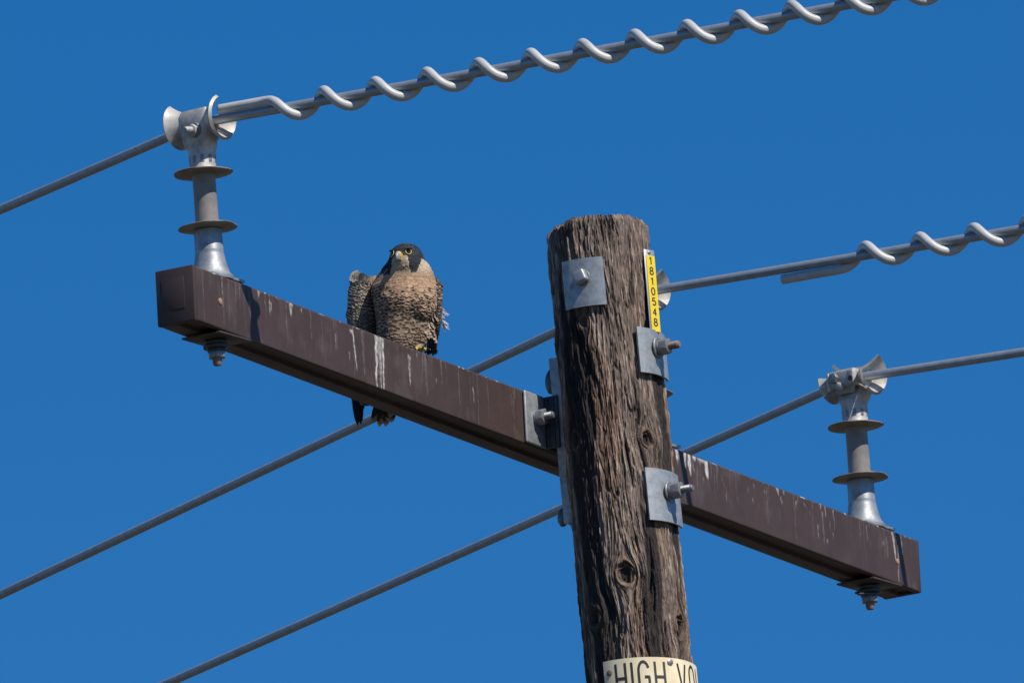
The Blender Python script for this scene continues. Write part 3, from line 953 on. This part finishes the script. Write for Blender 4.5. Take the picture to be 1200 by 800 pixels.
zs = np.concatenate([np.linspace(.004, HC[2]+.0293, NZH-6), HC[2]+.0293+.0022*np.sin(np.linspace(0, PI/2, 7)[1:])])
def axis(z):
    t = sstep(.13, .20, z)
    return np.stack([HC[0]*t, .012*(1-t)+HC[1]*t, z], -1)
ph = np.linspace(0, 2*PI, NPH, endpoint=False)
O = np.repeat(axis(zs)[:, None, :], NPH, 1)
D = np.repeat(np.stack([np.sin(ph), -np.cos(ph), 0*ph], -1)[None], NZH, 0)
Pb = np.concatenate([cast(O[i:i+15], D[i:i+15]) for i in range(0, NZH, 15)])
flat = Pb.reshape(-1, 3)
cols = np.array([body_col(p) for p in flat])
idx = np.arange(NZH*NPH).reshape(NZH, NPH); nx = np.roll(idx, -1, 1)
Qb = np.stack([idx[:-1], nx[:-1], nx[1:], idx[1:]], -1).reshape(-1, 4)
top = np.array([[HC[0], HC[1], HC[2]+.0318]]); bot = np.array([[0, .012, .006]])
nV = len(flat)
def fan(ring, c, flip):
    o = []
    n = len(ring)
    for k in range(0, n, 2):
        q = (ring[k], ring[(k+1) % n], ring[(k+2) % n], c)
        o.append(q[::-1] if flip else q)
    return np.array(o)
Qb = np.concatenate([Qb, fan(idx[-1], nV, False), fan(idx[0], nV+1, True)])
np_mesh('body', np.concatenate([flat, top, bot]), Qb, M_feat, FAL, np.concatenate([cols*.8, [SLATE], [DK]]))

class Feathers:
    def __init__(s): s.mb = MB(); s.off = []
    def conform(s):                                # lay every feather on the body instead of through it
        V = np.array(s.mb.v); o = np.array(s.off)
        for it in range(2):
            d = np.concatenate([sdf(V[i:i+20000]) for i in range(0, len(V), 20000)])
            g = np.concatenate([grad(V[i:i+20000]) for i in range(0, len(V), 20000)])
            V = V+g*np.clip(o-d, 0, .03)[:, None]
        s.mb.v = [tuple(q) for q in V]
    def add(s, p, d, n, L, W, pat, lift=.0015, cup=.04, nu=7, nv=14, tip=.5, bend=0.0, side=None):
        p = np.array(p, float); n = np.array(n, float); d = np.array(d, float)
        d = d-n*d.dot(n); d /= np.linalg.norm(d)+1e-9
        b = np.cross(n, d)
        vs, cs, fs = [], [], []
        for j in range(nv):
            v = j/(nv-1)
            wv = W/2*min(1, .35+v/.25)*math.sqrt(max(0.0, 1-max(0, (v-tip)/(1-tip))**2.2))+W*.01
            for i in range(nu):
                u = i/(nu-1)*2-1
                q = p+d*(L*v)+b*(u*wv+bend*v*v)+n*(lift*v*v+.0004*v-cup*wv*u*u)
                vs.append(q); cs.append(np.clip(pat(u, v), .008, .8)); s.off.append(-.0004+(lift+.0005)*v-.0003*u*u)
        for j in range(nv-1):
            for i in range(nu-1):
                a = j*nu+i
                fs.append((a, a+1, a+nu+1, a+nu))
        s.mb.add(vs, fs, cs)
fr = np.random.default_rng(11)
def barred(base, dark, bars, edge=None, spot=1.0, jit=.04, shaft=True):
    j = fr.normal(0, jit); tone = 1+fr.normal(0, .07); ph_ = fr.uniform(0, 6.28)
    def f(u, v):
        c = base*tone
        if shaft and abs(u) < .12 and v < .6: c = c*.9
        if edge is not None and v > .93: return edge
        for (v0, w0) in bars:
            if spot < 1: q = ((v-v0-j)/w0)**2+(u/spot)**2          # a rounded spot
            else: q = ((v-v0-j+.07*u*u+.035*math.sin(3*u+ph_))/w0)**2
            k = min(1, max(0, (1.25-q)/.55))
            if k > 0: c = c*(1-k)+dark*k
        return c
    return f
FB = Feathers()
down = np.array([0, .10, -1.0])
z = .010
row = 0
while z < .160:
    o = axis(np.array([z]))[0]
    nring = 50
    for k in range(nring):
        a = 2*PI*(k+.5*(row % 2)+fr.uniform(-.34, .34))/nring
        zz_ = z+fr.normal(0, .0024)
        p = cast(np.array([o[0], o[1], zz_]), np.array([math.sin(a), -math.cos(a), 0]))
        n = grad(p)
        if n[2] > .93: continue
        az = abs(wrap(a))*180/PI
        c = body_col(p)
        if az > 112:
            pat = barred(SLATE*1.4, SLATE*.7, [(.45, .10), (.75, .08)], edge=PALE*.5)
            FB.add(p-n*.001, down+fr.normal(0, .07, 3), n, .022, .016, pat, lift=.0015)
        else:
            t = float(sstep(.085, .150, zz_+fr.normal(0, .008)))
            mk = float(sstep(.156, .100, zz_-.012*min(1, az/60)+fr.normal(0, .012)))
            base = PALE*(1-t)+BUFF*t
            base = base*(1+fr.normal(0, .10))
            brown = np.array([.034, .025, .021])*(1+fr.normal(0, .15))
            if az > 66 or zz_ < .055:
                pat = barred(base*1.06, brown, [(.30, .085), (.77, .10)], jit=.03)
                L, W = .0185, .0135
            elif mk > .5:
                pat = barred(base, brown, [(.76, .155)], spot=fr.uniform(.6, 1.1), jit=.05)
                L, W = .0175, .0145
            elif mk > .12:
                pat = barred(base, brown*1.5, [(.76, .11)] if fr.uniform() < .25+1.0*mk else [], spot=.40)
                L, W = .0170, .0140
            else:
                pat = barred(base, BUFF*.7, [(.80, .06)] if fr.uniform() < .2 else [], spot=.4)
                L, W = .0165, .0140
            FB.add(p-n*.0010, down+fr.normal(0, .10, 3), n, L*fr.uniform(.92, 1.12), W, pat, lift=fr.uniform(.0002, .0007))
    z += .0074; row += 1
# short neck and head feathers
z = .152
while z < HC[2]+.0285:
    o = axis(np.array([z]))[0]
    nring = int(66-26*float(sstep(.205, .232, z)))
    for k in range(nring):
        a = 2*PI*(k+.5*(row % 2)+fr.uniform(-.3, .3))/nring
        zz_ = z+fr.normal(0, .001)
        p = cast(np.array([o[0], o[1], zz_]), np.array([math.sin(a), -math.cos(a), 0]))
        n = grad(p)
        if n[2] > .95: continue
        v = p-HC
        ps = wrap(math.atan2(v[0], -v[1])-HAZ)
        if abs(ps) < R_(20) and -.018 < v[2] < .014: continue          # clear round the beak
        if any(abs(ps-e) < R_(11) and abs(v[2]-.005) < .0085 for e in (R_(29), R_(-29))): continue
        near = zz_ > .165
        L = .0085 if near else .0120
        tipp = p+np.array([0, 0, -L*.6])
        c = body_col(tipp) if near else body_col(p)
        c = c*(1+fr.normal(0, .13))
        dd = down+fr.normal(0, .12, 3)+np.array([v[0], v[1], 0])*6*(1 if near else 0)
        FB.add(p-n*.0006, dd, n, L, .0062 if near else .0095, lambda u, v_, c=c: c*(.82 if abs(u) < .2 else 1.0), lift=.0003 if near else .0007, nu=3, nv=5)
    z += .0036 if z > .165 else .0055; row += 1
FB.conform()
pm_ = build('plumage', FB.mb, M_feat, FAL, smooth=180, fixn=False)
pm_['kind'] = 'stuff'

def at_head(psdeg, h):                              # surface point on the head in a bearing from the beak
    a = HAZ+R_(psdeg)
    p = cast(np.array([HC[0], HC[1], HC[2]+h]), np.array([math.sin(a), -math.cos(a), 0]))
    return p, grad(p)
for s in (29, -29):
    p, n = at_head(s, .0050)
    F = frame(p-n*.0034, n)
    build('eye', MB().lathe([(.0001, .0056), (.0022, .0053), (.0042, .0040), (.0054, .0018), (.0056, 0), (.0001, -.001)][::-1], 24, F), M_eye, FAL, smooth=180)
    rp = [(.0066*math.cos(a)*1.08, .0060*math.sin(a), .0034+.0004*math.cos(2*a)) for a in np.linspace(0, 2*PI, 30)]
    build('eye_ring', MB().tube([F @ Vector(q) for q in rp], .00105, 8, cap=False), M_yskin, FAL, smooth=180)
    # brow ridge
    side = np.cross(np.array([0, 0, 1.0]), n); side /= np.linalg.norm(side)
    q = [Vector(p+n*.0012+side*(t*.0095)+np.array([0, 0, .0066-.0022*t*t*0+.0010*t*(1 if s > 0 else -1)])) for t in np.linspace(-1, 1, 9)]
    mb = MB().tube(q, [.0005, .0014, .0021, .0024, .0025, .0024, .0020, .0014, .0005], 8, cols=[SLATE*.8]*9)
    build('brow', mb, M_feat, FAL, smooth=180)
fd = np.array([math.sin(HAZ), -math.cos(HAZ), 0])
sd = np.array([math.cos(HAZ), math.sin(HAZ), 0])
bp0, _ = at_head(0, -.0040)
bp0 = bp0-fd*.006
mb = MB()
cl = [(0, 0, .0098, .0100), (.006, .0006, .0088, .0094), (.011, .0002, .0076, .0084), (.0150, -.0016, .0060, .0072), (.0185, -.0050, .0044, .0056), (.0208, -.0095, .0030, .0036), (.0214, -.0138, .0017, .0018), (.0208, -.0170, .0005, .0005)]
nb = 20
vs, fs, cs = [], [], []
YEL = np.array([.66, .46, .06]); HORN = np.array([.23, .265, .31]); TIP = np.array([.05, .055, .065])
for i, (f, h, wv, hv) in enumerate(cl):
    tl_ = min(1, i/6)*R_(60)
    for k in range(nb):
        a = 2*PI*k/nb
        q = bp0+fd*f+np.array([0, 0, h])+sd*(wv*.86*math.cos(a))+(np.array([0, 0, 1])*math.cos(tl_)+fd*math.sin(tl_))*(hv*math.sin(a))
        vs.append(q)
        cs.append(YEL if i < 3 or (i < 4 and math.sin(a) < -.3) else (HORN if i < 5 else HORN*.5+TIP*.5 if i < 6 else TIP))
for i in range(len(cl)-1):
    for k in range(nb): fs.append((i*nb+k, i*nb+(k+1) % nb, (i+1)*nb+(k+1) % nb, (i+1)*nb+k))
fs.append(tuple((len(cl)-1)*nb+k for k in range(nb)))
mb.add(vs, fs, cs)
# lower mandible
vs, fs, cs = [], [], []
for i, (f, h, wv) in enumerate([(0, -.0085, .0085), (.006, -.0085, .0076), (.011, -.0085, .0062), (.0150, -.0085, .0042), (.0175, -.0080, .0015)]):
    for k in range(12):
        a = 2*PI*k/12
        vs.append(bp0+fd*f+np.array([0, 0, h+.0028*math.sin(a)])+sd*(wv*.9*math.cos(a))); cs.append(YEL if i < 2 else HORN*.8)
for i in range(4):
    for k in range(12): fs.append((i*12+k, i*12+(k+1) % 12, (i+1)*12+(k+1) % 12, (i+1)*12+k))
fs.append(tuple(48+k for k in range(12)))
mb.add(vs, fs, cs)
beak = build('beak', mb, M_beak, FAL, smooth=180)
for s in (-1, 1):
    q = bp0+fd*.0085+sd*(s*.0066)+np.array([0, 0, .0042])
    build('nostril', MB().lathe([(.0001, .0009), (.0010, .0006), (.0013, 0), (.0001, -.0008)][::-1], 10, frame(q, sd*s)), M_claw, beak)

# drooped wing on the viewer's left: a thick curved panel clothed in barred coverts
WCP = np.array([.24, .20, .165])
Ledge = [(423, 304), (417, 310), (413, 323), (411, 344), (409, 366), (408, 390), (410, 425), (414, 460)]
Redge = [(448, 312), (449, 322), (448, 332), (447, 352), (445, 372), (442, 396), (436, 428), (428, 462)]
def lerp_list(Lst, t):
    x = t*(len(Lst)-1); i = min(int(x), len(Lst)-2); f = x-i
    return np.array(Lst[i])*(1-f)+np.array(Lst[i+1])*f
def wing_pt(u, v):                                 # u 0 at the outer edge, 1 at the body
    l = lerp_list(Ledge, v); r = lerp_list(Redge, v)
    m_ = l*(1-u)+r*u
    y = .020+.040*v+.030*(1-u)**2*(.3+.7*v)-.012*math.sin(PI*min(1, u*1.1))+.012*u
    if v < .14: m_[1] += 3.5*math.sin(PI*min(1, u*1.15))*(1-v/.14)
    return loc(m_[0], m_[1], y)
def wing_n(u, v):
    e = .01
    u0, u1 = max(0, u-e), min(1, u+e); v0, v1 = max(0, v-e), min(1, v+e)
    n = np.cross(wing_pt(u1, v)-wing_pt(u0, v), wing_pt(u, v1)-wing_pt(u, v0))
    n /= np.linalg.norm(n)+1e-9
    return n if n[1] < 0 else -n
nu_, nv_ = 16, 36
vs, fs, cs = [], [], []
for side in (0, 1):
    for j in range(nv_+1):
        for i in range(nu_+1):
            u, v = i/nu_, j/nv_
            th = (.0025+.007*math.sin(PI*u)**.6*(1-.75*v))*min(1, .2+v/.12)
            n = wing_n(u, v)
            vs.append(wing_pt(u, v)-n*(th*side)); cs.append(WCP*.7 if side == 0 else SLATE*1.2)
W_ = nu_+1; N_ = W_*(nv_+1)
for j in range(nv_):
    for i in range(nu_):
        a = j*W_+i
        fs.append((a, a+1, a+W_+1, a+W_)); fs.append((N_+a, N_+a+W_, N_+a+W_+1, N_+a+1))
for i in range(nu_):
    a = i; fs.append((a, N_+a, N_+a+1, a+1)); a = nv_*W_+i; fs.append((a, a+1, N_+a+1, N_+a))
for j in range(nv_):
    a = j*W_; fs.append((a, a+W_, N_+a+W_, N_+a)); a = j*W_+nu_; fs.append((a, N_+a, N_+a+W_, a+W_))
wingL = build('wing', MB().add(vs, fs, cs), M_feat, FAL, smooth=60)
wingL['label'] = 'drooped wing held away from the body, pale with dark bars'
FW = Feathers()
WWH = np.array([.55, .465, .36])
v = .0; row = 0
while v < .93:
    nn = 12
    for k in range(nn):
        u = (k+.5*(row % 2)+fr.uniform(-.15, .15))/nn
        u = min(max(u, .05), .97)
        p = wing_pt(u, v); n = wing_n(u, v)
        d = wing_pt(u, min(1, v+.05))-p if v < .95 else p-wing_pt(u, v-.05)
        d = d+fr.normal(0, .002, 3)
        big = float(sstep(.25, .6, v))
        base = (WWH*1.06*(1-.60*u**1.3)*(1-big*.22)+WCP*.25*u)*(1+fr.normal(0, .10))  # inner half darkened: the body's shade painted into the covert colour
        if v < .13: pat = barred(base*1.05, DK*3, [(.75, .07)], spot=.5)
        else: pat = barred(base, np.array([.045, .036, .032]), [(.14, .07), (.38, .08), (.62, .085), (.86, .085)] if big > .4 else [(.34, .12), (.78, .13)], jit=.05)
        FW.add(p+n*.0004, d, n, .0155+.012*big, .0105+.003*big, pat, lift=fr.uniform(.0002, .0007), nv=13)
    v += .028; row += 1
cv_ = build('covert_feathers', FW.mb, M_feat, wingL, smooth=180, fixn=False); cv_['kind'] = 'stuff'
for k in range(7):                                 # long primaries, tips showing under the arm
    t = k/6
    a = loc(410+16*t, 385+6*t, .075+.004*k); e = loc(414+7*t, [488, 484, 478, 487, 474, 472, 466][k], .105+.004*k)
    d = e-a; L = np.linalg.norm(d)
    n = np.array([-.35, -.9, .0]); n /= np.linalg.norm(n)
    f = Feathers()
    f.add(a, d, n, L, .017, barred(SLATE*.55, DK*.5, [(.2, .03), (.35, .03), (.5, .03)], jit=.01), lift=.004, nv=16, tip=.55)
    build('primary_feather', f.mb, M_feat, wingL, smooth=180, fixn=False)

# folded wing on the viewer's right
ELW = ((.0700, .020, .103), (.0150, .044, .076))
vs, fs, cs = [], [], []
nu_, nv_ = 28, 26
RW = rotx(R_(20)) @ rotz(R_(-10))
for j in range(nv_+1):
    a = PI*j/nv_
    for i in range(nu_):
        b_ = 2*PI*i/nu_
        taper = 1-.35*max(0, -math.cos(a))
        q = np.array([ELW[1][0]*math.sin(a)*math.cos(b_), ELW[1][1]*math.sin(a)*math.sin(b_)*taper, ELW[1][2]*math.cos(a)])
        vs.append(np.array(ELW[0])+RW @ q); cs.append(SLATE*1.1)
for j in range(nv_):
    for i in range(nu_): fs.append((j*nu_+i, (j+1)*nu_+i, (j+1)*nu_+(i+1) % nu_, j*nu_+(i+1) % nu_))
wingR = build('wing', MB().add(vs, fs, cs), M_feat, FAL, smooth=180)
wingR['label'] = 'folded slate grey wing against the side of the body'
FW = Feathers()
for j in range(1, 17):
    a = PI*(j-.3)/17.5
    for i in range(22):
        b_ = 2*PI*(i+.5*(j % 2)+fr.uniform(-.2, .2))/22
        taper = 1-.35*max(0, -math.cos(a))
        q = np.array([ELW[1][0]*math.sin(a)*math.cos(b_), ELW[1][1]*math.sin(a)*math.sin(b_)*taper, ELW[1][2]*math.cos(a)])
        n = RW @ (q/np.array(ELW[1])**2); n /= np.linalg.norm(n)
        p = np.array(ELW[0])+RW @ q
        front = -n[1] > .35 and n[0] < .12
        if n[2] > .62: continue
        if front: pat = barred(PALE*1.1, DK*1.2, [(.36, .12), (.78, .12)])
        else: pat = barred(SLATE*1.25, SLATE*.8, [(.55, .10)], edge=SLATE*2.0)
        FW.add(p-n*.0006, np.array([0, .25, -1])+fr.normal(0, .08, 3), n, .019, .014, pat, lift=fr.uniform(.0003, .0010))
for k in range(9):                                 # long folded flight feathers and loose wisps at the side
    p = np.array([.072-.002*k*.5, .036+.006*k, .065-.002*k]); n = np.array([.95, -.3, 0]); n /= np.linalg.norm(n)
    FW.add(p, np.array([-.06, .45, -1]), n, .068+.005*k, .012, barred(SLATE*.9, SLATE*.5, [(.4, .05), (.6, .05)], edge=PALE*.6), nv=12)
cv_ = build('covert_feathers', FW.mb, M_feat, wingR, smooth=180, fixn=False); cv_['kind'] = 'stuff'
FWs = Feathers()
for k in range(26):
    p = loc(518+fr.uniform(-2, 1), 352+fr.uniform(0, 22), .012+fr.uniform(-.01, .01))
    d = np.array([.55+fr.normal(0, .35), .2, -.9+fr.normal(0, .35)])
    n = np.array([.3, -1, .1])+fr.normal(0, .3, 3); n /= np.linalg.norm(n)
    FWs.add(p, d, n, fr.uniform(.010, .022), fr.uniform(.0018, .0045), lambda u, v: np.array([.36, .33, .32]) if v > .3 else PALE*.5, lift=.003, nu=3, nv=7, tip=.2)
ws = build('loose_wisps', FWs.mb, M_feat, wingR, smooth=180, fixn=False); ws['kind'] = 'stuff'
# flank feathers hanging beside the leg
FL = Feathers()
for k in range(44):
    t = fr.uniform(0, 1)
    p = loc(494+13*t+fr.normal(0, 1.2), 346+26*fr.uniform(0, 1)+5*t, -.036+.022*t+fr.uniform(-.005, .005))
    n = np.array([.35+.4*t, -1, .1])+fr.normal(0, .12, 3); n /= np.linalg.norm(n)
    base = np.array([.47, .37, .27])*(1+fr.normal(0, .1))
    FL.add(p, np.array([.02+fr.normal(0, .08), .1, -1]), n, fr.uniform(.026, .036), .0125, barred(base, DK*1.3, [(.22, .06), (.46, .07), (.70, .07), (.92, .05)]), lift=.003, nv=15)
fl = build('flank_feathers', FL.mb, M_feat, FAL, smooth=180, fixn=False); fl['kind'] = 'stuff'

# tail below the arm
ta = np.array([-.004, .066, .020]); te = loc(441, 488, .108)
tailm = Feathers()
tb = MB().tube([ta+np.array([0, -.02, .03]), ta, ta*.6+te*.4], [.020, .022, .010], 14, cols=[SLATE]*3)
TAIL = build('tail', tb, M_feat, FAL, smooth=180)
d0 = te-ta
for k in range(10):
    s = (k-4.5)/4.5
    f = Feathers()
    a = ta+np.array([s*.010, .002*abs(s), 0]); e = te+np.array([s*.019, .004*abs(s)-.001*k, .010*s*s])
    d = e-a; L = np.linalg.norm(d)
    n = np.array([-.1, -.55, -.8]); n = n-d*(n.dot(d)/(d.dot(d))); n /= np.linalg.norm(n)
    f.add(a+n*(.0008*abs(k-4.5)), d, n, L*(1-.05*(k % 3)), .017, barred(SLATE*.8+.01, DK*.8, [(.3, .03), (.42, .03), (.54, .03), (.66, .03), (.78, .06)], edge=np.array([.52, .40, .30]), jit=.006), nv=24, tip=.82)
    build('tail_feather', f.mb, M_feat, TAIL, smooth=180, fixn=False)
# legs and feet gripping the top of the arm
for (lx, ly) in ((.012, -.025), (-.030, -.004)):
    tk = MB().tube([(lx, ly+.006, .050), (lx, ly+.003, .034), (lx, ly, .022), (lx, ly-.001, .010), (lx, ly-.002, .006)], [.0145, .0130, .0100, .0064, .0072], 16)
    leg = build('leg', tk, M_yskin, FAL, smooth=180)
    FLg = Feathers()
    for q in range(90):
        a = fr.uniform(0, 2*PI); zq = fr.uniform(.016, .056)
        n = np.array([math.sin(a), -math.cos(a), 0])
        p = np.array([lx, ly+.003, zq])+n*(.0085+.20*(zq-.016))
        FLg.add(p, np.array([0, 0, -1])+fr.normal(0, .08, 3), n, .016, .009, barred(np.array([.50, .40, .27]), DK*2, [(.7, .08)] if fr.uniform() < .15 else [], spot=.4), lift=.001, nu=3)
    lf = build('leg_feathers', FLg.mb, M_feat, leg, smooth=180, fixn=False); lf['kind'] = 'stuff'
    for ta_, L in ((0, .024), (38, .021), (-38, .021), (178, .020)):
        dr = np.array([math.sin(R_(ta_)), -math.cos(R_(ta_)), 0])
        side = np.array([dr[1], -dr[0], 0])
        c0 = np.array([lx, ly-.002, .006])
        pts = [c0+dr*(L*t)+np.array([0, 0, .0035*math.sin(PI*min(1, t*1.1))+.0002]) for t in np.linspace(0, 1, 9)]
        rad = [.0052, .0046, .0040, .0044, .0038, .0043, .0036, .0038, .0026]
        build('toe', MB().tube(pts, rad, 12), M_yskin, leg, smooth=180)
        e = pts[-1]
        cp = [e-dr*.002, e+dr*.004+np.array([0, 0, .0010]), e+dr*.008-np.array([0, 0, .0010]), e+dr*.0105-np.array([0, 0, .0045])]
        build('talon', MB().tube(cp, [.0026, .0022, .0014, .0003], 10), M_claw, leg, smooth=180)
